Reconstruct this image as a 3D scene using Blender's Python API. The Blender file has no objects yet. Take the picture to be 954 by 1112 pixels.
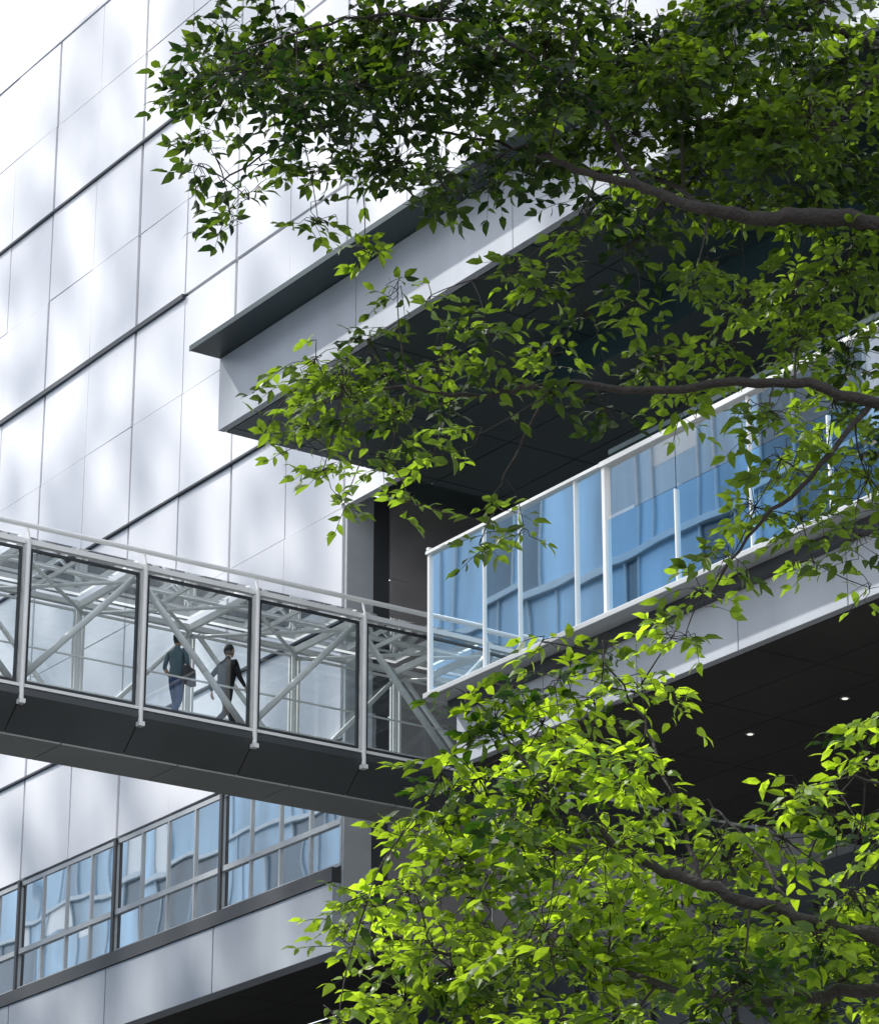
import bpy, math, random
from mathutils import Vector, Matrix, noise
random.seed(7)
S=0.8; EYE=1.6
def W(x,y,z): return (x*S,y*S,z*S+EYE)
scene=bpy.context.scene
HX=math.radians(34.5)
h=Vector((math.sin(HX),math.cos(HX),0)); rt=Vector((math.cos(HX),-math.sin(HX),0))
SUN=Vector((-.42,.56,.715)).normalized()
# ---------------- materials
def newmat(name):
    m=bpy.data.materials.new(name); m.use_nodes=True
    nt=m.node_tree; nt.nodes.clear()
    out=nt.nodes.new('ShaderNodeOutputMaterial'); return m,nt,out
def pbr(name,col,rough=.5,metal=0,var=.08,scale=1.5,bump=0,bscale=20,spec=.5,streak=False):
    m,nt,out=newmat(name)
    p=nt.nodes.new('ShaderNodeBsdfPrincipled')
    tc=nt.nodes.new('ShaderNodeTexCoord'); mp=nt.nodes.new('ShaderNodeMapping')
    if streak: mp.inputs['Scale'].default_value=(1,1,.18)
    n=nt.nodes.new('ShaderNodeTexNoise'); n.inputs['Scale'].default_value=scale; n.inputs['Detail'].default_value=6
    nt.links.new(tc.outputs['Object'],mp.inputs[0]); nt.links.new(mp.outputs[0],n.inputs['Vector'])
    r=nt.nodes.new('ShaderNodeValToRGB')
    r.color_ramp.elements[0].position=.3; r.color_ramp.elements[1].position=.7
    r.color_ramp.elements[0].color=tuple(max(0,c*(1-var)) for c in col)+(1,)
    r.color_ramp.elements[1].color=tuple(min(1,c*(1+var)) for c in col)+(1,)
    nt.links.new(n.outputs['Fac'],r.inputs['Fac']); nt.links.new(r.outputs[0],p.inputs['Base Color'])
    p.inputs['Roughness'].default_value=rough; p.inputs['Metallic'].default_value=metal
    p.inputs['Specular IOR Level'].default_value=spec
    if bump>0:
        n2=nt.nodes.new('ShaderNodeTexNoise'); n2.inputs['Scale'].default_value=bscale; n2.inputs['Detail'].default_value=3
        nt.links.new(tc.outputs['Object'],n2.inputs['Vector'])
        b=nt.nodes.new('ShaderNodeBump'); b.inputs['Strength'].default_value=bump; b.inputs['Distance'].default_value=.05
        nt.links.new(n2.outputs['Fac'],b.inputs['Height']); nt.links.new(b.outputs[0],p.inputs['Normal'])
    nt.links.new(p.outputs[0],out.inputs[0]); return m
def glass(name,tint,refl,base=.1,gain=1.0,wave=.0):
    m,nt,out=newmat(name)
    t=nt.nodes.new('ShaderNodeBsdfTransparent'); t.inputs[0].default_value=tint+(1,)
    g=nt.nodes.new('ShaderNodeBsdfGlossy'); g.inputs['Color'].default_value=refl+(1,); g.inputs['Roughness'].default_value=.015
    f=nt.nodes.new('ShaderNodeFresnel'); f.inputs[0].default_value=1.5
    ma=nt.nodes.new('ShaderNodeMath'); ma.operation='MULTIPLY_ADD'; ma.inputs[1].default_value=gain; ma.inputs[2].default_value=base; ma.use_clamp=True
    mx=nt.nodes.new('ShaderNodeMixShader')
    nt.links.new(f.outputs[0],ma.inputs[0]); nt.links.new(ma.outputs[0],mx.inputs[0])
    nt.links.new(t.outputs[0],mx.inputs[1]); nt.links.new(g.outputs[0],mx.inputs[2]); nt.links.new(mx.outputs[0],out.inputs[0])
    if wave>0:
        tc=nt.nodes.new('ShaderNodeTexCoord'); n=nt.nodes.new('ShaderNodeTexNoise'); n.inputs['Scale'].default_value=.7; n.inputs['Detail'].default_value=0
        b=nt.nodes.new('ShaderNodeBump'); b.inputs['Strength'].default_value=1; b.inputs['Distance'].default_value=wave
        nt.links.new(tc.outputs['Object'],n.inputs['Vector']); nt.links.new(n.outputs[0],b.inputs['Height']); nt.links.new(b.outputs[0],g.inputs['Normal'])
    return m
M={}
M['panel']=pbr('white_enamel_panel',(.79,.80,.83),.25,var=.02,scale=.25,bump=.2,bscale=.35)
M['fascia']=pbr('pale_metal_fascia',(.43,.465,.51),.4,var=.1,scale=.8,streak=True)
M['joint']=pbr('dark_joint',(.03,.04,.055),.6)
M['soffit']=pbr('dark_soffit_panel',(.022,.040,.042),.35,var=.3,scale=.3)
M['soffit_b']=pbr('brown_soffit_panel',(.036,.035,.033),.6,var=.3,scale=.4)
M['teal']=pbr('dark_teal_metal',(.018,.042,.048),.35)
M['greywall']=pbr('grey_recess_panel',(.28,.27,.27),.5,var=.08)
M['ltgrey']=pbr('light_grey_panel',(.42,.45,.47),.5)
M['dkgrey']=pbr('dark_grey_panel',(.05,.055,.06),.5)
M['white']=pbr('white_painted_steel',(.70,.72,.72),.35,var=.05)
M['frame']=pbr('dark_window_frame',(.025,.03,.035),.4)
M['alu']=pbr('aluminium_frame',(.55,.57,.58),.35,metal=.3)
M['deck']=pbr('deck_cladding',(.055,.063,.068),.35,var=.2,scale=.6)
M['deckl']=pbr('deck_underside',(.28,.30,.29),.4,var=.1,scale=.6)
M['floor']=pbr('floor_finish',(.35,.35,.34),.6)
M['interior']=pbr('interior_wall',(.55,.59,.62),.6)
M['blue']=pbr('blue_glazing_panel',(.09,.25,.46),.12,var=.8,scale=.8,streak=True)
M['tglass']=pbr('steel_blue_glazing',(.24,.40,.56),.12,var=.6,scale=.35,streak=True)
M['tglass_d']=pbr('dark_slate_glazing',(.07,.12,.17),.12,var=.5,scale=.5,streak=True)
M['tglass_l']=pbr('pale_blinds_glazing',(.55,.62,.68),.3,var=.2,scale=.5,streak=True)
M['tband']=pbr('tower_pale_band',(.42,.52,.60),.5)
M['ceil']=pbr('green_grey_ceiling',(.075,.10,.088),.6)
M['conc']=pbr('concrete',(.36,.36,.35),.8,var=.12,bump=.3)
M['pave']=pbr('stone_paving',(.22,.215,.20),.8,var=.15,scale=.4)
M['g_clear']=glass('clear_glass',(.90,.94,.95),(1,1,1),.03,.8,.001)
M['g_blue']=glass('blue_coated_glass',(.55,.80,.97),(.56,.80,1),.42,1.0,.003)
M['g_bal']=glass('pale_blue_glass',(.76,.90,.97),(.75,.90,1),.18,.9,.003)
M['g_win']=glass('window_glass',(.60,.65,.67),(.93,.95,.95),.22,1.0,.004)
m,nt,out=newmat('downlight_lens'); e=nt.nodes.new('ShaderNodeEmission'); e.inputs[0].default_value=(1,.95,.85,1); e.inputs[1].default_value=1.2
nt.links.new(e.outputs[0],out.inputs[0]); M['lamp']=m
# leaf
def leafmat(name,base,trans,mix):
    m,nt,out=newmat(name)
    at=nt.nodes.new('ShaderNodeAttribute'); at.attribute_name='tint'
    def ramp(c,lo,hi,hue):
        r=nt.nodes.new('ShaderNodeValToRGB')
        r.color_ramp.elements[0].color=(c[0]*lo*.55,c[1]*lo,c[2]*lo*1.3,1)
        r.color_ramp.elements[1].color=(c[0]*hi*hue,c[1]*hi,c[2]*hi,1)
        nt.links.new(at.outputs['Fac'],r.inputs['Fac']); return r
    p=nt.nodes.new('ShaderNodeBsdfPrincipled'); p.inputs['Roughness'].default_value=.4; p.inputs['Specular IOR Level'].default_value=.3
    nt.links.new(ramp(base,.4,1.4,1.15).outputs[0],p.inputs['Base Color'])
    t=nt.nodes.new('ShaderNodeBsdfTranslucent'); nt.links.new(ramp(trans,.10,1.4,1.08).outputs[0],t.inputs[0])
    mx=nt.nodes.new('ShaderNodeMixShader'); mx.inputs[0].default_value=mix
    nt.links.new(p.outputs[0],mx.inputs[1]); nt.links.new(t.outputs[0],mx.inputs[2]); nt.links.new(mx.outputs[0],out.inputs[0])
    return m
M['leaf']=leafmat('leaf_green',(.022,.050,.009),(.28,.48,.02),.42)
M['leaf2']=leafmat('leaf_lime',(.032,.075,.010),(.46,.72,.025),.5)
M['bark']=pbr('bark',(.022,.019,.017),.9,var=.3,scale=12,bump=.6,bscale=40)
# ---------------- mesh helpers
def empty(name,loc=(0,0,0)):
    o=bpy.data.objects.new(name,None); o.location=loc; o.empty_display_size=.5; scene.collection.objects.link(o); return o
def adopt(o,par):
    o.parent=par; o.matrix_parent_inverse=par.matrix_basis.inverted()
class Part:
    def __init__(s,name,mat,par,raw=False):
        s.n=name; s.m=mat; s.p=par; s.v=[]; s.f=[]; s.raw=raw
    def quadp(s,pts):
        b=len(s.v); s.v+= [tuple(p) for p in pts]; s.f.append(tuple(range(b,b+len(pts))))
    def box(s,x0,x1,y0,y1,z0,z1):
        b=len(s.v)
        s.v+=[(x0,y0,z0),(x1,y0,z0),(x1,y1,z0),(x0,y1,z0),(x0,y0,z1),(x1,y0,z1),(x1,y1,z1),(x0,y1,z1)]
        s.f+=[(b,b+3,b+2,b+1),(b+4,b+5,b+6,b+7),(b,b+1,b+5,b+4),(b+1,b+2,b+6,b+5),(b+2,b+3,b+7,b+6),(b+3,b,b+4,b+7)]
    def tube(s,p,q,r,n=10,r2=None):
        p=Vector(p);q=Vector(q); d=(q-p).normalized(); a=d.orthogonal().normalized(); c=d.cross(a)
        if r2 is None:r2=r
        b=len(s.v)
        for (o,rr) in ((p,r),(q,r2)):
            for i in range(n):
                t=2*math.pi*i/n; s.v.append(tuple(o+(a*math.cos(t)+c*math.sin(t))*rr))
        for i in range(n):
            j=(i+1)%n; s.f.append((b+i,b+j,b+n+j,b+n+i))
        s.f.append(tuple(b+i for i in reversed(range(n)))); s.f.append(tuple(b+n+i for i in range(n)))
    def prism(s,prof,x0,x1):
        n=len(prof); b=len(s.v)
        for x in (x0,x1):
            for (y,z) in prof: s.v.append((x,y,z))
        for i in range(n):
            j=(i+1)%n; s.f.append((b+i,b+j,b+n+j,b+n+i))
        s.f.append(tuple(b+i for i in reversed(range(n)))); s.f.append(tuple(b+n+i for i in range(n)))
    def done(s,bevel=0,smooth=False):
        me=bpy.data.meshes.new(s.n); vs=s.v if s.raw else [W(*v) for v in s.v]
        me.from_pydata(vs,[],s.f); me.update()
        o=bpy.data.objects.new(s.n,me); scene.collection.objects.link(o); me.materials.append(s.m)
        if s.p: adopt(o,s.p)
        if bevel:
            bm=o.modifiers.new('bevel','BEVEL'); bm.width=bevel; bm.segments=2; bm.limit_method='ANGLE'
        if smooth:
            for f in me.polygons: f.use_smooth=True
        return o
# ---------------- ground
g=Part('ground',M['pave'],None,True); g.quadp([(-900,-900,0),(900,-900,0),(900,900,0),(-900,900,0)]); g.done()
# ---------------- office building
OB=empty('office_building',W(48,60,-2))
XF=45.0; Y1=70.3
back=Part('facade_backing',M['joint'],OB)
back.box(XF+.22,XF+.6,Y1,132,19.6,56.4)
back.box(XF+.22,XF+.6,12,Y1-.003,32.9,56.4)
back.done()
pan=Part('facade_panels',M['panel'],OB)
ledge=Part('facade_joint_ledges',M['joint'],OB)
for k in range(-18,19):
    ya=Y1+k*3.2; yb=ya+3.2
    if ya<12: continue
    ga=.07 if k%2==0 else .014; gb=.014 if k%2==0 else .07
    rows=[(25.45,28.9,.03,.06)]
    for j in range(8):
        a=28.9+j*3.45; rows.append((a,a+3.45,.06 if j%2==0 else .014,.014 if j%2==0 else .06))
    for (za,zb,ja,jb) in rows:
        if yb<=Y1+.1 and za<32: continue
        ox=random.uniform(-.012,.012)
        t1=random.uniform(-.012,.012); t2=random.uniform(-.012,.012)
        x=XF+ox; a0,a1=ya+ga,yb-gb; z0,z1=za+ja,zb-jb
        b=len(pan.v)
        pan.v+=[(x+t1,a0,z0),(x-t1,a1,z0),(x-t1+t2,a1,z1),(x+t1+t2,a0,z1),(XF+.219,a0,z0),(XF+.219,a1,z0),(XF+.219,a1,z1),(XF+.219,a0,z1)]
        pan.f+=[(b,b+1,b+2,b+3),(b,b+4,b+5,b+1),(b+1,b+5,b+6,b+2),(b+2,b+6,b+7,b+3),(b+3,b+7,b+4,b)]
pan.done()
for zz,ya,yb,t in ((42.7,79.9,132,.12),(49.6,79.9,132,.06),(35.8,Y1,132,.05),(28.9,Y1,132,.05)):
    ledge.box(XF-.10,XF+.2,ya,yb,zz-t,zz+t*.4)
ledge.done()
cop=Part('roof_coping',M['panel'],OB); cop.box(XF-.04,XF+.9,12,132,56.5,56.65); cop.done()
roof=Part('roof_slab',M['conc'],OB); roof.box(XF+.61,75,12,132,55.6,56.3); roof.done()
# window band
wf=Part('window_frames',M['ltgrey'],OB); wd=Part('window_dark_posts',M['frame'],OB); wg=Part('window_glass',M['g_win'],OB)
y=Y1
i=0
while y<131:
    wf.box(XF+.02,XF+.14,y-.04,y+.04,21.8,25.25)
    if i%4==0 and i>0: wd.box(XF-.06,XF+.018,y-.07,y+.07,21.75,25.4)
    y+=1.6; i+=1
wf.box(XF+.03,XF+.13,Y1,131,25.26,25.4); wf.box(XF+.0,XF+.15,Y1,131,23.0,23.16); wf.box(XF+.0,XF+.15,Y1,131,21.8,21.9)
for i in range(37):
    a=Y1+i*1.6+.04
    for z0,z1 in ((21.9,23.0),(23.16,25.25)):
        d=random.uniform(-.006,.006); e=random.uniform(-.006,.006)
        wg.quadp([(XF+.08+d,a,z0),(XF+.08-d,a+1.52,z0),(XF+.08-d+e,a+1.52,z1),(XF+.08+d+e,a,z1)])
wf.done(); wd.done(); wg.done()
wi=Part('window_blinds',M['interior'],OB)
for i in range(37):
    a=Y1+i*1.6
    if random.random()<.6:
        drop=random.choice([.4,.9,1.4,1.9]); wi.box(XF+.16,XF+.2,a+.1,a+random.choice([.8,1.5,1.5]),25.2-drop,25.2)
    if random.random()<.75: wi.box(XF+.16,XF+.2,a+.1,a+1.5,21.9,21.9+random.choice([.5,1.0]))
wi.done()
wl=Part('window_sill_ledge',M['dkgrey'],OB); wl.box(XF-.25,XF+.2,Y1,132,21.35,21.75); wl.done()
sp=Part('spandrel_panels',M['fascia'],OB)
for i in range(10):
    sp.box(XF-.2,XF+.3,Y1+i*6.4+.03,Y1+(i+1)*6.4-.03,19.4,21.34)
sp.done(.01)
so=Part('undercroft_soffit',M['soffit_b'],OB)
def sgrid(part,x0,x1,y0,y1,z,dx,dy,gap=.03,th=.1):
    x=x0
    while x<x1-.01:
        xb=min(x+dx,x1); y=y0
        while y<y1-.01:
            yb=min(y+dy,y1); part.box(x+gap/2,xb-gap/2,y+gap/2,yb-gap/2,z,z+th); y=yb
        x=xb
sgrid(so,XF+.31,49.4,Y1,132,19.42,2.0,3.2)
so.box(XF+.31,49.4,Y1,132,19.54,19.59)
so.done()
# lower storeys
base=Part('lower_wall',M['dkgrey'],OB); base.box(49.4,50.4,12,132,-2,19.4)
base.done()
lw=Part('lower_windows',M['frame'],OB); lm=Part('lower_mullions',M['dkgrey'],OB)
for f in range(4):
    z0=-1.5+f*5.2; lw.box(49.3,49.39,12.5,131,z0+.5,z0+4.3)
    yy=12.5
    while yy<131: lm.box(49.2,49.29,yy,yy+.07,z0+.5,z0+4.3); yy+=1.6
lw.done(); lm.done()
col=Part('undercroft_columns',M['conc'],OB)
for i in range(6): col.tube((47.5,Y1+14+i*9.6,-2),(47.5,Y1+14+i*9.6,19.42),.4,20)
for i in range(2): col.tube((45.5,16+i*8,-2),(45.5,16+i*8,19.37),.4,20)
col.done(smooth=False)
# recess
rc=Part('recess_return_light',M['ltgrey'],OB); rc.box(XF+.05,XF+.95,Y1-.12,Y1-.01,19.4,32.85); rc.done()
rc=Part('recess_return_dark',M['dkgrey'],OB); rc.box(XF+.98,XF+1.5,Y1-.09,Y1-.01,19.4,32.85); rc.done()
rc=Part('recess_return_panels',M['greywall'],OB)
for z0,z1 in ((19.4,22.9),(22.95,26.3),(26.35,30.4),(30.45,32.9)): rc.box(XF+1.54,50,Y1-.15,Y1-.01,z0,z1)
rc.done()
rc=Part('recess_soffit',M['soffit'],OB); rc.box(XF+.61,50.4,60,Y1,32.93,33.1); rc.done()
rb=Part('recess_back_wall',M['greywall'],OB)
for i in range(8): rb.box(50.01,50.4,47+i*2.9,47+(i+1)*2.9-.04,19.45,32.9)
rb.done()
# projecting upper volume
XU=36.9; YU=63.6
up=Part('upper_fascia_panels',M['fascia'],OB)
y=YU
while y>13:
    up.box(XU,XU+.2,y-6.37,y,30.5,32.48); y-=6.4
up.done()
ub=Part('upper_volume_body',M['dkgrey'],OB); ub.box(XU+.21,XF+.2,12,YU-.02,30.62,32.45); ub.done()
us=Part('upper_soffit',M['soffit'],OB); sgrid(us,XU+.21,50.3,12,YU-.02,30.49,2.1,3.2,.035)
us.done()
ed=Part('upper_soffit_backing',M['joint'],OB); ed.box(XU+.22,50.2,12.1,YU-.05,30.595,30.615); ed.done()
sl=Part('eaves_slab',M['soffit'],OB); sl.box(XU-.85,XF-.05,12,YU+.02,32.5,32.6); sl.done()
sl=Part('eaves_edge_trim',M['teal'],OB); sl.box(XU-.89,XU-.852,12,YU+.03,32.49,32.64); sl.done()
bw=Part('upper_back_wall',M['teal'],OB)
y=12
while y<50: bw.box(46.8,47.2,y,y+3.15,24.75,30.48); y+=3.2
bw.done()
beam=Part('drop_beam',M['teal'],OB); beam.box(41.2,41.9,12,56,29.7,30.48); beam.done()
# glass box
YB=54.1; YC=47.7
fl=Part('lounge_floor_slab',M['dkgrey'],OB); fl.box(37.3,50.2,12,YB-.15,20.6,20.93); fl.done()
lip=Part('lounge_edge_lip',M['ltgrey'],OB); lip.box(36.75,37.29,12,YB+.03,20.85,20.97)
lip.box(36.85,50,YB-.14,YB+.02,20.80,20.95); lip.done(.01)
fa=Part('lounge_fascia_panels',M['fascia'],OB)
y=53.9
while y>13:
    fa.box(37.5,37.7,y-3.17,y,19.4,20.79) ; y-=3.2
fa.done(.008)
fb=Part('lounge_fascia_backing',M['joint'],OB); fb.box(37.71,37.9,12,53.8,19.45,20.55); fb.done()
ls=Part('lounge_soffit',M['soffit_b'],OB); sgrid(ls,37.71,49.3,12,53.88,19.38,1.6,3.2,.03,.05); ls.done()
lb=Part('lounge_soffit_backing',M['joint'],OB); lb.box(37.92,49.3,12,53.8,19.435,19.445); lb.done()
dl=Part('soffit_downlights',M['lamp'],OB); dr=Part('downlight_rings',M['alu'],OB)
for yy in range(18,54,3):
    for xx in (41.2,44.4,47.6):
        dl.tube((xx,yy+.4,19.365),(xx,yy+.4,19.372),.06,14)
        dr.tube((xx,yy+.4,19.373),(xx,yy+.4,19.38),.10,14)
dl.done(); dr.done()
gf=Part('lounge_glazing_frames',M['white'],OB); gp=Part('lounge_glazing',M['g_bal'],OB); gl=Part('lounge_blue_glazing',M['g_blue'],OB); gu=Part('lounge_upper_glazing',M['g_clear'],OB)
for yy,w in ((YB,.035),(52,.02),(50.7,.01),(48.7,.02),(YC,.05)): gf.box(36.88,36.98,yy-w,yy+w,20.98,24.25)
yy=45.4
i=0
while yy>12: gf.box(36.9,36.98,yy-.02,yy+.02,20.98,24.22 if i%2 else 23.0); yy-=2.3; i+=1
gf.box(36.84,37.0,YC+.08,YB+.06,24.25,24.32); gf.box(36.84,37.0,12,YC+.07,24.23,24.34)
gf.box(36.9,37.0,YC+.08,YB-.06,20.98,21.05)
gf.box(36.86,50,YB-.04,YB+.05,24.35,24.41)
for xx in (39.5,42,44.5,47): gf.box(xx,xx+.08,YB-.04,YB+.04,20.98,24.34)
for xx in (38.9,41,43.5): gf.box(xx,xx+.08,YC,YB-.05,24.27,24.34)
for a,b_ in ((YB,52),(52,50.7),(50.7,48.7),(48.7,YC)):
    d=random.uniform(-.008,.008); gp.quadp([(36.93+d,b_,21),(36.93-d,a,21),(36.93-d,a,24.25),(36.93+d,b_,24.25)])
gp.quadp([(37,YB,21),(50,YB,21),(50,YB,24.3),(37,YB,24.3)])
yy=YC
while yy>12:
    d=random.uniform(-.008,.008); gl.quadp([(36.95+d,yy-2.3,21),(36.95-d,yy,21),(36.95-d,yy,23.05),(36.95+d,yy-2.3,23.05)])
    gu.quadp([(36.95+d,yy-2.3,23.06),(36.95-d,yy,23.06),(36.95-d,yy,24.22),(36.95+d,yy-2.3,24.22)]); yy-=2.3
gf.done(); gp.done(); gl.done(); gu.done()
ce=Part('lounge_ceiling',M['ceil'],OB); sgrid(ce,37.1,50,12,YC-.1,24.40,2.4,2.3,.03,.1); ce.done()
cr=Part('lounge_roof',M['teal'],OB); cr.box(37.0,50,12,YC-.05,24.51,24.62); cr.done()
cc=Part('lounge_columns',M['teal'],OB)
for yy in (46.6,43.4,40.1,36.8): cc.box(37.3,37.95,yy,yy+.6,20.94,24.39)
cc.done()
lr=Part('lounge_inner_handrails',M['white'],OB)
for zz in (21.5,22.0): lr.tube((38.2,YC,zz),(38.2,YB-.3,zz),.03,8); lr.tube((38.2,YB-.3,zz),(49,YB-.3,zz),.03,8)
for k in range(5): lr.tube((38.2+k*2.4,YB-.3,20.95),(38.2+k*2.4,YB-.3,24.3),.06,8)
lr.tube((38.4,YC+.6,21.0),(43,YB-.8,24.2),.07,8); lr.tube((38.4,YB-1.2,24.2),(43,YC+.8,21.2),.06,8)
lr.done()
bi=Part('lounge_inner_wall',M['blue'],OB); bf=Part('lounge_inner_fins',M['interior'],OB)
yy=47.6
while yy>12:
    bi.box(42.0,42.1,yy-1.1,yy,20.94,24.3); bf.box(41.85,41.99,yy-.03,yy+.03,20.94,24.3); yy-=1.15
bi.done(); bf.done()
# ---------------- footbridge
FB=empty('glazed_footbridge',W(32,60,21))
NY=58.5; FY=61.5
posts=[29.15+2.95*k for k in range(-5,8)]
pw=Part('steel_posts',M['white'],FB); pf=Part('pane_frames',M['frame'],FB); pf2=Part('far_pane_frames',M['white'],FB); pg=Part('side_glass',M['g_clear'],FB)
tr=Part('truss_diagonals',M['white'],FB); rf=Part('roof_beams',M['white'],FB); rg=Part('roof_glass',M['g_clear'],FB)
for k,x in enumerate(posts):
    pw.tube((x,NY-.12,20.6),(x,NY-.12,24.3),.055,12); pw.box(x-.05,x+.05,NY-.05,NY+.1,21,24.2)
    pw.box(x-.07,x+.07,NY-.2,NY-.04,20.5,20.6)
    pw.tube((x,FY,20.95),(x,FY,24.2),.07,10)
    pw.tube((x,NY-.12,24.3),(x,NY-.02,24.6),.03,8)
    rf.box(x-.05,x+.05,NY+.1,FY,24.16,24.32)
    if k<len(posts)-1:
        xb=x+2.95
        rf.box(x+1.45,x+1.51,NY+.1,FY,24.2,24.3)
        for (Y,ty,pp,w) in ((NY,.04,pf,.055),(FY,.03,pf2,.05)):
            a0,a1=x+.1,xb-.1
            pp.box(a0,a0+w,Y-ty,Y+ty,21.0,24.12); pp.box(a1-w,a1,Y-ty,Y+ty,21.0,24.12)
            pp.box(a0+w,a1-w,Y-ty,Y+ty,21.0,21.0+w); pp.box(a0+w,a1-w,Y-ty,Y+ty,24.12-w,24.12)
            d=random.uniform(-.006,.006)
            pg.quadp([(a0+w,Y+d,21.05),(a1-w,Y-d,21.05),(a1-w,Y-d,24.07),(a0+w,Y+d,24.07)])
        up_=(k%2==1)
        za,zb=(21.15,24.05) if up_ else (24.05,21.15)
        tr.tube((x+.1,NY+.28,za),(xb-.1,NY+.28,zb),.08,12)
        tr.tube((x+.1,FY-.22,zb),(xb-.1,FY-.22,za),.06,10)
        tr.tube((x,NY+.2,24.05),(xb,FY-.1,24.05),.045,8); tr.tube((x,FY-.1,24.0),(xb,NY+.2,24.0),.045,8)
        rg.quadp([(x+.1,NY+.05,24.42),(xb-.1,NY+.05,24.42),(xb-.1,FY,24.42),(x+.1,FY,24.42)])
x0,x1=posts[0],50
pw.box(x0,x1,NY-.06,NY+.08,24.21,24.33); pw.box(x0,x1,FY-.06,FY+.1,24.21,24.33)
pw.box(x0,x1,NY-.12,NY+.06,20.89,20.96)
pw.tube((x0,NY-.02,24.66),(x1,NY-.02,24.66),.06,12)
tr.tube((x0,NY+.5,22.05),(x1,NY+.5,22.05),.025,8); tr.tube((x0,FY-.3,22.05),(x1,FY-.3,22.05),.03,8)
rf.box(x0,x1,60,60.06,24.36,24.41)
pw.done(smooth=False); pf.done(); pf2.done(); pg.done(); tr.done(smooth=True); rf.done(); rg.done()
dk=Part('deck_cladding',M['deck'],FB)
x=posts[0]
while x<50:
    xb=min(x+2.92,50)
    dk.prism([(58.4,20.87),(58.36,20.7),(59.1,20.03),(59.16,20.3),(59.16,20.87)],x,xb); x+=2.95
dk.done()
du=Part('deck_underside',M['deckl'],FB)
x=posts[0]+1.4
while x<50:
    xb=min(x+2.92,50)
    du.prism([(59.12,20.3),(59.1,19.99),(60.5,19.99),(61.6,20.7),(61.6,20.85),(59.17,20.85)],x,xb); x+=2.95
du.done()
df=Part('deck_floor',M['floor'],FB); df.box(x0,50,58.7,61.4,20.88,21.04); df.done()
# ---------------- added unseen tower: carries the sun gobo, fills glass reflections, bridge lands on it
NT=empty('unseen_gobo_tower',W(9,100,-2))
tb=Part('tower_body',M['conc'],NT); tb.box(3,14.6,54,200,-2,44); tb.done()
ts=Part('tower_floor_bands',M['tband'],NT); tg=[Part('tower_glazing',M['tglass'],NT),Part('tower_dark_glazing',M['tglass_d'],NT),Part('tower_blinds',M['tglass_l'],NT)]; tm=Part('tower_mullions',M['tband'],NT)  # mixed panel tones, chosen to vary what the lounge and windows reflect
for f in range(11):
    z=-2+f*4.15; ts.box(14.61,15.0,54,200,z,z+.22)
    yy=54.5
    while yy<198:
        w_=random.choice([.8,1.6,2.4,3.2]); k=random.choice([0,0,0,1,2]); zt=z+4.14
        if k==2 and random.random()<.6:
            zm=z+random.uniform(1.2,3); tg[2].box(14.61,14.8,yy+.05,yy+w_,zm+.01,zt); tg[0].box(14.61,14.8,yy+.05,yy+w_,z+.23,zm)
        else: tg[k].box(14.61,14.8,yy+.05,yy+w_,z+.23,zt)
        tm.box(14.81,14.9,yy,yy+.05,z+.23,z+4.14); yy+=w_
ts.done(); tm.done()
for q in tg: q.done()
sc=Part('sun_gobo_screen',M['white'],NT)  # added out-of-view gobo: noise holes shape the sun patches on the facade
c=.4; ny=int(84/c); nz=int(66/c)
for i in range(ny):
    for j in range(nz):
        yy=66+i*c; zz=46+j*c
        wx=noise.noise(Vector((yy/3.0,zz/3.0,3)))*1.6
        n=noise.noise(Vector(((yy+wx)/1.9,(zz-wx)/2.4,0)))+.4*noise.noise(Vector((yy/5,zz/6,8)))
        th=.03 if zz>73 else (-.38 if yy<98 else -.02)  # gobo left more open low down so sun reaches the upper fascia
        if n>th: continue
        sc.quadp([(15,yy,zz),(15,yy+c,zz),(15,yy+c,zz+c),(15,yy,zz+c)])
sc.done()
st=Part('gobo_posts',M['white'],NT)  # uprights for the added gobo
yy=66
while yy<=150: st.box(15.05,15.2,yy-.1,yy+.1,44,112); yy+=12
st.done()
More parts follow.
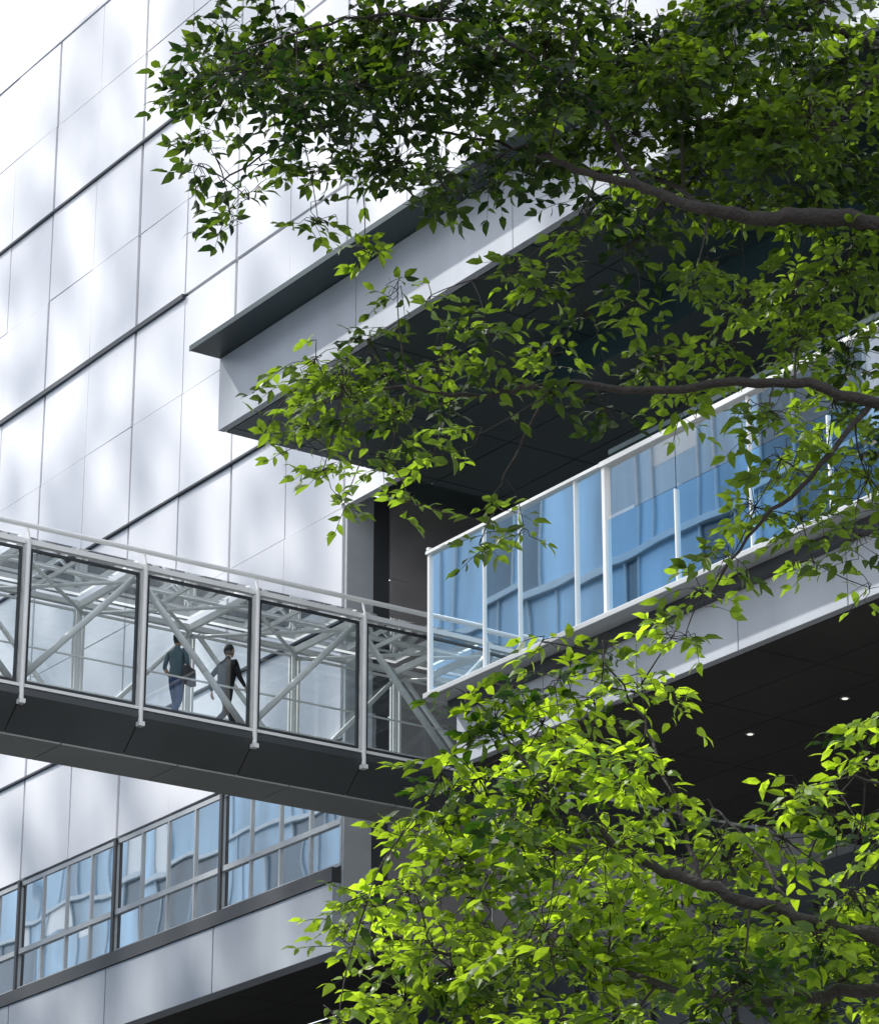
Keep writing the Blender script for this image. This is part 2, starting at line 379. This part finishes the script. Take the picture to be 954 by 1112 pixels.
# ---------------- trees
class Tree:
    def __init__(s,name,F,px,z0,kz,kz2,mat,seed):
        s.name=name; s.F=F; s.px=px; s.z0=z0; s.kz=kz; s.kz2=kz2; s.mat=mat; s.rnd=random.Random(seed)
        s.bv=[];s.bf=[]; s.lv=[]; s.lf=[]; s.lt=[]; s.nodes=[]
    # crown points in image pixels (a: across, b: down), converted to metres
    def P(s,a,b,d=0):
        r=(a-477)/s.px; dz=(556-b); z=s.z0+dz*s.kz+s.kz2*dz*dz
        return rt*r*(1+d/s.F)+h*(s.F+d)+Vector((0,0,EYE+z+ d*.38))
    def tube(s,pts,rads,n=7):
        b0=len(s.bv)
        for i,p in enumerate(pts):
            d=(pts[min(i+1,len(pts)-1)]-pts[max(i-1,0)]).normalized(); a=d.cross(Vector((.3,.2,1))).normalized(); c=d.cross(a)
            for k in range(n):
                t=2*math.pi*k/n; s.bv.append(tuple(p+(a*math.cos(t)+c*math.sin(t))*rads[i]))
        for i in range(len(pts)-1):
            for k in range(n):
                j=(k+1)%n; s.bf.append((b0+i*n+k,b0+i*n+j,b0+(i+1)*n+j,b0+(i+1)*n+k))
    def limb(s,pts,r0,r1,world=False):
        P=[p if isinstance(p,Vector) else s.P(*p) for p in pts]
        out=[]; n=len(P)
        for i in range(n-1):
            p0=P[max(i-1,0)];p1=P[i];p2=P[i+1];p3=P[min(i+2,n-1)]
            for k in range(6):
                t=k/6; q=.5*((2*p1)+(p2-p0)*t+(2*p0-5*p1+4*p2-p3)*t*t+(3*p1-p0-3*p2+p3)*t**3)
                q=q+Vector([s.rnd.uniform(-1,1) for _ in range(3)])*.012
                out.append(q)
        out.append(P[-1]); m=len(out)
        rads=[r0+(r1-r0)*(i/(m-1))**.8 for i in range(m)]
        s.tube(out,rads,9); 
        for q,r in zip(out,rads): s.nodes.append((q,r))
    def leaf(s,p,d,nrm,L,tint):
        d=d.normalized(); side=d.cross(nrm).normalized(); up=side.cross(d).normalized(); w=L*.26
        b=len(s.lv); cu=s.rnd.uniform(.05,.35)*L
        pts=[p,p+d*L*.5+up*cu*.4,p+d*L-up*cu*.6,
             p+d*L*.27+side*w*.85+up*L*.07,p+d*L*.62+side*w*.75+up*L*.06,
             p+d*L*.27-side*w*.85+up*L*.07,p+d*L*.62-side*w*.75+up*L*.06]
        s.lv+=[tuple(q) for q in pts]
        s.lf+=[(b,b+1,b+3),(b+1,b+4,b+3),(b+1,b+2,b+4),(b,b+5,b+1),(b+1,b+5,b+6),(b+1,b+6,b+2)]
        s.lt+= [tint]*6
    def cluster(s,a,b,R,d=None,dens=1.0,L=.084,dark=0):
        rn=s.rnd
        if d is None: d=rn.uniform(-.6,.7)
        c=s.P(a,b,d); Rm=R/s.px
        best=min(s.nodes,key=lambda q:(q[0]-c).length_squared+ (0 if q[0].dot(rt)>c.dot(rt)-.1 else .15))
        p0=best[0]; dist=(c-p0).length
        mid=(p0+c)/2+Vector((0,0,.05*dist))+Vector([rn.uniform(-1,1) for _ in range(3)])*.12*dist
        path=[]
        for k in range(7):
            t=k/6; path.append(p0*(1-t)**2+mid*2*t*(1-t)+c*t*t)
        r0=min(best[1]*.6,.004+.006*dist); s.tube(path,[r0+( .002-r0)*k/6 for k in range(7)],5)
        for q in path[2:]: s.nodes.append((q,.006))
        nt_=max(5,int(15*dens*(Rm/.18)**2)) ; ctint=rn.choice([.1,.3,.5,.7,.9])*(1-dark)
        for _ in range(nt_):
            th=rn.uniform(0,2*math.pi); ph=rn.uniform(-.5,.5)
            dirv=rt*math.cos(th)+h*math.sin(th)*.8+Vector((0,0,math.sin(ph)*1.0-.12)); dirv+= -rt*.3
            dirv.normalize()
            off=Vector([rn.gauss(0,.5) for _ in range(3)])
            if off.length>1: off.normalize()
            st_=c+off*Rm*.85
            LT=Rm*rn.uniform(.7,1.3); LT=min(max(LT,.12),.34)
            n=max(4,int(LT/.028)); tw=[]
            nrm=Vector((rn.uniform(-.8,.8),rn.uniform(-.8,.8),1)).normalized()
            bend=Vector((0,0,-rn.uniform(.1,.4)))
            for k in range(n+1):
                t=k/n; tw.append(st_+dirv*LT*t+bend*LT*t*t)
            cm=(c+st_)/2+Vector([rn.uniform(-1,1) for _ in range(3)])*.2*(st_-c).length
            s.tube([c,cm,st_]+tw[1:],[.0022,.002,.0018]+[.0015*(1-k/n)+.0006 for k in range(n)],4)
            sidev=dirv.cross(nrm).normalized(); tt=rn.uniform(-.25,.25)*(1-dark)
            for k in range(1,n+1):
                if rn.random()<.08: continue
                sd=1 if k%2 else -1
                ld=dirv*.55+sidev*sd*rn.uniform(.5,1.0)+Vector((0,0,rn.uniform(-.6,.15)))
                nn=(nrm+Vector([rn.uniform(-1,1) for _ in range(3)])).normalized()
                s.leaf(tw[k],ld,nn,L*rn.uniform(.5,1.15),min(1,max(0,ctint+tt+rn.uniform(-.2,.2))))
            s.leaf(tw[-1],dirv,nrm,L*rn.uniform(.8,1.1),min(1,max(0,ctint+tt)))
    def done(s):
        root=empty(s.name,tuple(s.base))
        me=bpy.data.meshes.new('limbs'); me.from_pydata(s.bv,[],s.bf); me.materials.append(M['bark'])
        for f in me.polygons: f.use_smooth=True
        o=bpy.data.objects.new('limbs',me); scene.collection.objects.link(o); adopt(o,root)
        me=bpy.data.meshes.new('foliage'); me.from_pydata(s.lv,[],s.lf); me.materials.append(s.mat)
        at=me.attributes.new('tint','FLOAT','FACE'); at.data.foreach_set('value',s.lt)
        o=bpy.data.objects.new('foliage',me); scene.collection.objects.link(o); adopt(o,root)
T=Tree('zelkova_tree',12.5,254,4.82,.00425,.0000005,M['leaf'],3)
tp=T.P(1290,900); T.base=Vector((tp.x,tp.y,0))
b0=Vector((tp.x,tp.y,0)); f1=T.P(1270,620); f2=T.P(1230,430)
T.limb([b0,b0*.5+f1*.5+Vector((.05,0,0)),f1,f2],.2,.10)
T.limb([f2,(1100,300,-.3),(954,255,-.5),(870,250,-.5),(780,243,-.5),(700,215,-.4),(620,190,-.3),(575,165,-.2)],.06,.009)
T.limb([(700,215,-.4),(650,120,-.2),(560,60,-.3),(450,30,-.3),(330,40,-.2),(240,60,0)],.014,.004)
T.limb([(780,243,-.5),(720,185,.2),(640,175,.3),(560,150,.3),(470,135,.3),(340,130,.3),(230,190,.3)],.013,.004)
T.limb([f1,(1100,470,-.2),(954,440,-.4),(850,418,-.4),(700,428,-.3),(600,420,-.2),(520,430),(430,420),(340,440)],.035,.004)
T.limb([(600,420,-.2),(570,470,.1),(540,530,.1)],.007,.003)
T.limb([(954,440,-.4),(880,520,-.4),(820,570,-.3),(770,640,-.2)],.014,.005)
T.limb([f2,(1150,150,.3),(1000,40,.4),(850,0,.4),(700,-60,.3),(500,-120,.2),(280,-110,0)],.05,.01)
T.limb([(1000,40,.4),(930,120,.3),(840,160,.3),(740,130,.2)],.018,.005)
T.limb([f2,(1200,150,-.3),(1120,-100,-.4),(1000,-300,-.3)],.06,.02)
CL=[(215,85,45),(250,35,45),(212,140,28),(203,188,22),(240,212,26),(285,70,45),(320,115,45),(345,30,45),(390,80,45),(375,150,40),(262,225,20),
(340,235,26),(392,258,24),(420,50,45),(440,120,45),(430,175,40),(480,208,32),(480,160,35),(505,90,40),(480,20,40),(540,40,40),(560,105,40),(545,160,38),(600,50,45),(620,115,40),(590,180,32),(195,60,20),(340,80,35),(300,20,40),
(680,60,50),(740,30,50),(760,110,50),(820,70,50),(880,40,50),(930,100,55),(850,150,50),(930,180,50),(700,150,48),(770,180,45),(650,200,40),(900,220,40),(820,210,35),
(560,10,40),(640,10,40),(420,5,40),(230,5,35),(380,110,35),(800,20,45),(700,100,40),(900,140,45),(640,150,35),(250,90,35),(300,150,30),(450,70,35),(520,130,30),(340,180,22),(600,80,35),(720,60,40),(860,100,45),(920,20,45),(940,60,45),(790,150,40),(870,190,40),(730,210,34),(830,110,40),(660,100,40),(600,20,40),(770,60,45),(580,140,34),(540,80,36),(690,20,40),(850,30,40),(400,30,36),(460,100,34),(690,180,34),
(690,270,35),(640,255,28),(590,290,32),(560,300,24),(640,330,28),(700,330,30),(760,320,35),(720,380,35),(820,320,38),(870,300,38),(930,300,40),(800,385,38),(870,375,40),(930,370,45),(750,430,30),(840,450,35),(910,430,42),(900,340,36),(950,260,36),(780,280,26),
(430,315,20),(468,328,18),(400,370,32),(340,390,32),(370,425,42),(312,425,32),(285,462,22),(330,470,32),(420,405,38),(430,450,35),(480,380,35),(480,430,30),(530,370,32),(540,415,30),(600,375,30),(600,430,24),(350,512,24),(372,545,16),(420,505,26),(440,545,20),(470,490,20),(520,475,20),(540,550,18),(568,572,20),(520,590,14),(660,445,24),
(850,500,32),(900,490,36),(945,520,40),(820,550,34),(870,560,34),(930,580,32),(790,600,26),(760,645,28),(740,690,24),(880,610,20),(940,640,20)]
for c_ in CL:
    a_,b_=c_[0],c_[1]
    dk_=.8 if (a_<560 and b_<215) else (.45 if b_<215 else (.15 if a_<620 else 0))  # crown shade painted into the leaf tint, deepest at the top-left silhouette
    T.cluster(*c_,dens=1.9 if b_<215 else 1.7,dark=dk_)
for c_ in [(280,-65,60),(380,-75,60),(480,-70,60),(600,-60,60),(700,-50,60),(800,-50,60),(900,-50,60),(200,-110,60),(300,-160,70),(420,-170,70),(560,-170,70),(200,-190,60),(90,-150,60),(700,-160,70),(850,-160,70),(1010,60,60),(1010,180,60),(1020,320,60),(1010,460,60),(1000,560,50),(1100,60,70),(1100,200,70),(1120,380,60),(1100,540,60),(1000,-200,70),(1150,-150,80),(1230,50,80),(1250,200,80)]:
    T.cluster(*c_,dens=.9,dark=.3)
T.done()
U=Tree('zelkova_tree',11.0,300,4.235,.00362,.0000004,M['leaf2'],11)
tp=U.P(1320,1300); U.base=Vector((tp.x,tp.y,0)); b0=Vector((tp.x,tp.y,0)); f1=U.P(1290,1250)
U.limb([b0,b0*.5+f1*.5,f1],.17,.10)
U.limb([f1,(1120,1100,-.3),(1000,1030,-.5),(930,1005,-.5),(860,985,-.5),(760,950,-.5),(690,925,-.4),(620,880,-.2),(560,820)],.05,.006)
U.limb([f1,(1100,1140,-.2),(954,1075,-.3),(860,1082,-.3),(760,1085,-.2),(600,1065,.3),(450,1060,.3)],.04,.005)
U.limb([f1,(1150,1000,.1),(1030,900,.1),(930,850,.1)],.025,.005)
U.limb([(760,950,-.5),(730,860,-.3),(700,780,-.1),(660,720,-.1)],.010,.003)
U.limb([(860,985,-.5),(820,930,-.2),(770,880,.2)],.009,.003)
CL=[(510,760,30),(560,750,32),(610,735,32),(660,715,32),(700,745,34),(530,800,38),(590,790,40),(650,780,40),(480,850,30),(520,860,40),(580,850,44),(640,850,44),(700,820,38),(745,775,22),(735,690,22),(435,920,28),(480,920,44),(540,930,46),(600,920,46),(660,910,46),(720,900,40),(400,980,32),(450,990,44),(520,1000,48),(590,1000,48),(660,990,46),(730,970,46),(375,1045,28),(420,1060,44),(490,1070,50),(560,1080,50),(640,1070,50),(720,1060,50),(800,1050,50),(880,1050,50),(940,1040,50),(790,960,46),(850,930,42),(900,890,38),(940,850,34),(870,855,22),(948,800,22),(920,960,46),(785,900,28),(370,1105,30),(440,1115,45),(520,1120,45),(610,1125,45),(700,1120,45),(790,1115,45),(880,1115,45),(950,1110,45),
(560,960,40),(630,960,40),(500,960,40),(700,1010,40),(770,1010,40),(840,1000,40),(680,860,34),(460,880,24),(620,820,34),(560,890,36),(880,1000,36),(940,910,36),(690,950,36),(620,1040,40),(540,1040,40),(470,1030,36),(830,1080,40),(910,1085,40),(750,1090,40),(670,1095,40),(590,700,16)]
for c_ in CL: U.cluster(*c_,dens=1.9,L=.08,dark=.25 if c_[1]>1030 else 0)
for c_ in [(1010,800,50),(1010,900,60),(1020,1000,60),(1100,950,60),(1100,1080,60),(400,1180,50),(520,1190,50),(650,1190,50),(800,1190,50),(950,1180,50),(1200,1000,70),(1200,1120,70)]: U.cluster(*c_,dens=.7)
U.done()
# ---------------- people
def skin_obj(name,verts,edges,radii,levels=2,root=0):
    me=bpy.data.meshes.new(name); me.from_pydata(verts,edges,[]); o=bpy.data.objects.new(name,me); scene.collection.objects.link(o)
    md=o.modifiers.new('skin','SKIN'); md.use_smooth_shade=True
    sv=me.skin_vertices[0].data
    for i,r in enumerate(radii): sv[i].radius=r if isinstance(r,tuple) else (r,r); sv[i].use_root=(i==root)
    ss=o.modifiers.new('sub','SUBSURF'); ss.levels=levels; ss.render_levels=levels
    dg=bpy.context.evaluated_depsgraph_get(); ev=o.evaluated_get(dg); nm=bpy.data.meshes.new_from_object(ev)
    o.modifiers.clear(); o.data=nm
    for f in nm.polygons: f.use_smooth=True
    return o
def segdist(p,a,b):
    ab=b-a; t=max(0,min(1,(p-a).dot(ab)/ab.length_squared)); return (p-(a+ab*t)).length
def person(name,loc,heading,j,labels,mats,hair,skin,bun=False,hs=1.0):
    root=empty(name,(0,0,0))
    names=list(j.keys()); idx={n:i for i,n in enumerate(names)}
    verts=[j[n][0] for n in names]; rad=[j[n][1] for n in names]
    E=[('pelvis','waist'),('waist','chest'),('chest','neck'),('neck','skull')]
    for s_ in 'LR':
        E+=[('pelvis','hip'+s_),('hip'+s_,'knee'+s_),('knee'+s_,'ankle'+s_),('ankle'+s_,'toe'+s_),('chest','sh'+s_),('sh'+s_,'el'+s_),('el'+s_,'wr'+s_)]
    body=skin_obj('body',verts,[(idx[a],idx[b]) for a,b in E],rad)
    mlist=sorted(set(mats.values()),key=lambda m:m.name)
    for m_ in mlist: body.data.materials.append(m_)
    for f in body.data.polygons:
        c=f.center; bd=1e9; lab=None
        for a,b in E:
            d=segdist(c,Vector(j[a][0]),Vector(j[b][0]))-.5*(rad[idx[a]][0] if isinstance(rad[idx[a]],tuple) else rad[idx[a]])
            if d<bd: bd=d; lab=(a,b)
        key=lab[1].rstrip('LR') if lab[1][-1] in 'LR' else lab[1]
        if key=='waist' and c.z<labels.get('hem',.98): key='hip'
        if key=='hip' and c.z>labels.get('hem',.98): key='waist'
        f.material_index=mlist.index(mats[key])
    parts=[body]
    import bmesh
    hc=Vector(j['skull'][0])+Vector((.025,0,.085))
    bm=bmesh.new(); bmesh.ops.create_uvsphere(bm,u_segments=28,v_segments=20,radius=1)
    for v in bm.verts:
        x,y,z=v.co
        nx=x*.098; ny=y*.076; nz=z*.118
        if z<0: ny*=1+.28*z; nx*=1+.12*z
        if x>.6 and z<-.6: nx+=.012
        if x>.55: nx-=.010*max(0,1-abs(z-.05)*6)*max(0,1-abs(abs(y)-.32)*5)
        if x>.85 and abs(y)<.2 and -.35<z<.1: nx+=.022*(1-abs(y)/.2)*(1-abs(z+.18)*2.2)
        if x>.6 and abs(y)<.3 and -.62<z<-.5: nx+=.005
        v.co=Vector((nx,ny,nz))+hc
    me=bpy.data.meshes.new('head'); bm.to_mesh(me); bm.free(); o=bpy.data.objects.new('head',me); scene.collection.objects.link(o); me.materials.append(skin); parts.append(o)
    for f in me.polygons: f.use_smooth=True
    P=Part('ears',skin,None,True)
    for sy in (1,-1): P.tube(hc+Vector((-.005,sy*.068,-.03)),hc+Vector((-.012,sy*.088,.02)),.012,8,.02)
    parts.append(P.done())
    P=Part('eyes',M['frame'],None,True)
    for sy in (1,-1): P.tube(hc+Vector((.078,sy*.028,.005)),hc+Vector((.088,sy*.028,.005)),.009,8)
    P.tube(hc+Vector((.086,-.02,-.062)),hc+Vector((.086,.02,-.062)),.004,6); parts.append(P.done())
    bm=bmesh.new(); bmesh.ops.create_uvsphere(bm,u_segments=28,v_segments=20,radius=1)
    for v in bm.verts:
        x,y,z=v.co; q=noise.noise(Vector((x*4,y*4,z*4)))*.006
        v.co=Vector((x*(.108+q)-.008,y*(.088+q),z*(.124+q)+.012))+hc
    dele=[v for v in bm.verts if (v.co-hc).x>.035+.5*max(0,(v.co-hc).z-.05) and (v.co-hc).z<.075 or (v.co-hc).z<-.085]
    bmesh.ops.delete(bm,geom=dele,context='VERTS')
    if bun: bmesh.ops.create_icosphere(bm,subdivisions=3,radius=.042,matrix=Matrix.Translation(hc+Vector((-.115,0,.03))))
    me=bpy.data.meshes.new('hair'); bm.to_mesh(me); bm.free(); o=bpy.data.objects.new('hair',me); scene.collection.objects.link(o); me.materials.append(hair); parts.append(o)
    for f in me.polygons: f.use_smooth=True
    for s_ in 'LR':
        w=Vector(j['wr'+s_][0]); e=Vector(j['el'+s_][0]); d=(w-e).normalized(); d=(d+Vector((0,0,-.35))).normalized()
        sd=d.cross(Vector((0,1,0))).normalized(); nb=Vector((0,-1 if s_=='L' else 1,0))
        vs=[w-d*.02,w+d*.03,w+d*.075]; es=[(0,1),(1,2)]; rr=[.02,(.024,.016),(.026,.014)]
        for q,(off,ln) in enumerate(((-.027,.068),(-.009,.078),(.009,.073),(.026,.058))):
            k=w+d*.09+sd*off; m1=k+d*ln*.5+nb*.008; t=k+d*ln*.85+nb*.028
            b=len(vs); vs+=[k,m1,t]; es+=[(2,b),(b,b+1),(b+1,b+2)]; rr+=[.0095,.0085,.007]
        k=w+d*.045-sd*.03; t=k+d*.05-sd*.02+nb*.012; b=len(vs); vs+=[k,t]; es+=[(1,b),(b,b+1)]; rr+=[.011,.008]
        ho=skin_obj('left_hand' if s_=='L' else 'right_hand',[tuple(v) for v in vs],es,rr,1); ho.data.materials.clear(); ho.data.materials.append(skin); parts.append(ho)
    for o in parts: o.parent=root
    root.location=loc; root.rotation_euler=(0,0,heading); root.scale=(hs,hs,hs)
    return root
skinm=pbr('skin',(.50,.32,.23),.5,var=.05); hairm=pbr('dark_hair',(.015,.012,.011),.45,var=.2,scale=60)
shirt=pbr('teal_grey_shirt',(.08,.13,.155),.8,var=.1,scale=9); jeans=pbr('blue_denim',(.03,.06,.16),.85,var=.15,scale=14)
suit=pbr('black_jacket',(.012,.013,.018),.75); trous=pbr('dark_trousers',(.018,.02,.028),.8); shoe=pbr('black_shoe',(.015,.015,.015),.4); bagm=pbr('canvas_bag',(.06,.06,.07),.8)
jA=dict(pelvis=((0,0,.96),(.115,.15)),waist=((0,0,1.12),(.10,.125)),chest=((.01,0,1.32),(.11,.155)),neck=((.0,0,1.475),(.05,.05)),skull=((.015,0,1.56),(.045,.045)),
 hipL=((.02,.085,.88),.09),kneeL=((.16,.09,.5),.062),ankleL=((.12,.09,.09),.042),toeL=((.27,.10,.035),.035),
 hipR=((-.01,-.085,.88),.09),kneeR=((-.04,-.09,.5),.062),ankleR=((-.3,-.09,.16),.042),toeR=((-.2,-.1,.035),.035),
 shL=((.0,.17,1.41),.052),elL=((-.05,.22,1.14),.040),wrL=((.14,.2,1.0),.027),
 shR=((.0,-.17,1.41),.052),elR=((-.03,-.23,1.15),.040),wrR=((.2,-.17,1.12),.027))
mA=dict(waist=shirt,chest=shirt,neck=shirt,skull=skinm,hip=jeans,knee=jeans,ankle=jeans,toe=shoe,sh=shirt,el=shirt,wr=skinm)
fz=21.05*S+EYE
pA=person('pedestrian',(33.75*S,59.75*S,fz),math.radians(30),jA,{'hem':.93},mA,hairm,skinm,True,1.06)
P=Part('shoulder_bag',bagm,None,True); P.prism([(-.32,.78),(-.30,1.08),(-.22,1.10),(-.20,.78)],-.16,.14); P.tube((-.0,-.26,1.08),(.0,-.12,1.47),.012,8); P.tube((0,-.12,1.47),(-.02,.06,1.30),.012,8)
bg=P.done(.02); bg.parent=pA
jB=dict(pelvis=((0,0,.96),(.13,.16)),waist=((.01,0,1.12),(.125,.15)),chest=((.03,0,1.33),(.125,.18)),neck=((.03,0,1.485),(.055,.055)),skull=((.05,0,1.57),(.05,.05)),
 hipL=((.03,.09,.88),.095),kneeL=((.26,.09,.53),.066),ankleL=((.34,.09,.12),.046),toeL=((.5,.10,.05),.037),
 hipR=((-.02,-.09,.88),.095),kneeR=((-.08,-.09,.49),.066),ankleR=((-.38,-.09,.2),.046),toeR=((-.3,-.1,.05),.037),
 shL=((.03,.195,1.41),.06),elL=((-.14,.25,1.17),.048),wrL=((-.1,.24,.93),.032),
 shR=((.03,-.195,1.41),.06),elR=((.08,-.25,1.14),.048),wrR=((.28,-.2,1.02),.032))
mB=dict(waist=suit,chest=suit,neck=suit,skull=skinm,hip=trous,knee=trous,ankle=trous,toe=shoe,sh=suit,el=suit,wr=suit)
pB=person('pedestrian',(35.15*S,59.9*S,fz),math.radians(15),jB,{'hem':.86},mB,hairm,skinm,False,1.07)
# ---------------- light: Nishita sky with thin bright high haze
w=bpy.data.worlds.new('World'); scene.world=w; w.use_nodes=True; nt=w.node_tree; nt.nodes.clear()
sk=nt.nodes.new('ShaderNodeTexSky'); sk.sky_type='NISHITA'; sk.sun_disc=False
sk.sun_elevation=math.asin(SUN.z); sk.sun_rotation=math.atan2(SUN.x,SUN.y); sk.dust_density=1.5
tc=nt.nodes.new('ShaderNodeTexCoord'); cn=nt.nodes.new('ShaderNodeTexNoise'); cn.inputs['Scale'].default_value=2.2; cn.inputs['Detail'].default_value=5
cr_=nt.nodes.new('ShaderNodeMapRange'); cr_.inputs[1].default_value=.35; cr_.inputs[2].default_value=.65; cr_.inputs[3].default_value=.65; cr_.inputs[4].default_value=.97
mx=nt.nodes.new('ShaderNodeMixRGB'); mx.inputs[2].default_value=(10.4,10.7,11.5,1)
bg=nt.nodes.new('ShaderNodeBackground'); bg.inputs[1].default_value=.15; o_=nt.nodes.new('ShaderNodeOutputWorld')
nt.links.new(tc.outputs['Generated'],cn.inputs['Vector']); nt.links.new(cn.outputs['Fac'],cr_.inputs[0]); nt.links.new(cr_.outputs[0],mx.inputs[0])
nt.links.new(sk.outputs[0],mx.inputs[1]); nt.links.new(mx.outputs[0],bg.inputs[0]); nt.links.new(bg.outputs[0],o_.inputs[0])
ld=bpy.data.lights.new('sun','SUN'); ld.energy=5; ld.angle=math.radians(1.1); ld.color=(1,.96,.9)
lo=bpy.data.objects.new('sun',ld); scene.collection.objects.link(lo); lo.rotation_euler=SUN.to_track_quat('Z','Y').to_euler(); lo.location=(0,0,80)
# ---------------- camera
cd=bpy.data.cameras.new('camera'); cam=bpy.data.objects.new('camera',cd); scene.collection.objects.link(cam); scene.camera=cam
cd.sensor_fit='HORIZONTAL'; cd.sensor_width=36; cd.lens=36*3400/954; cd.clip_start=.5; cd.clip_end=3000
cam.location=(0,0,EYE)
p=math.radians(21.1); fwd=h*math.cos(p)+Vector((0,0,math.sin(p)))
cam.rotation_euler=fwd.to_track_quat('-Z','Y').to_euler()
scene.view_settings.view_transform='Standard'; scene.view_settings.look='None'; scene.view_settings.exposure=0
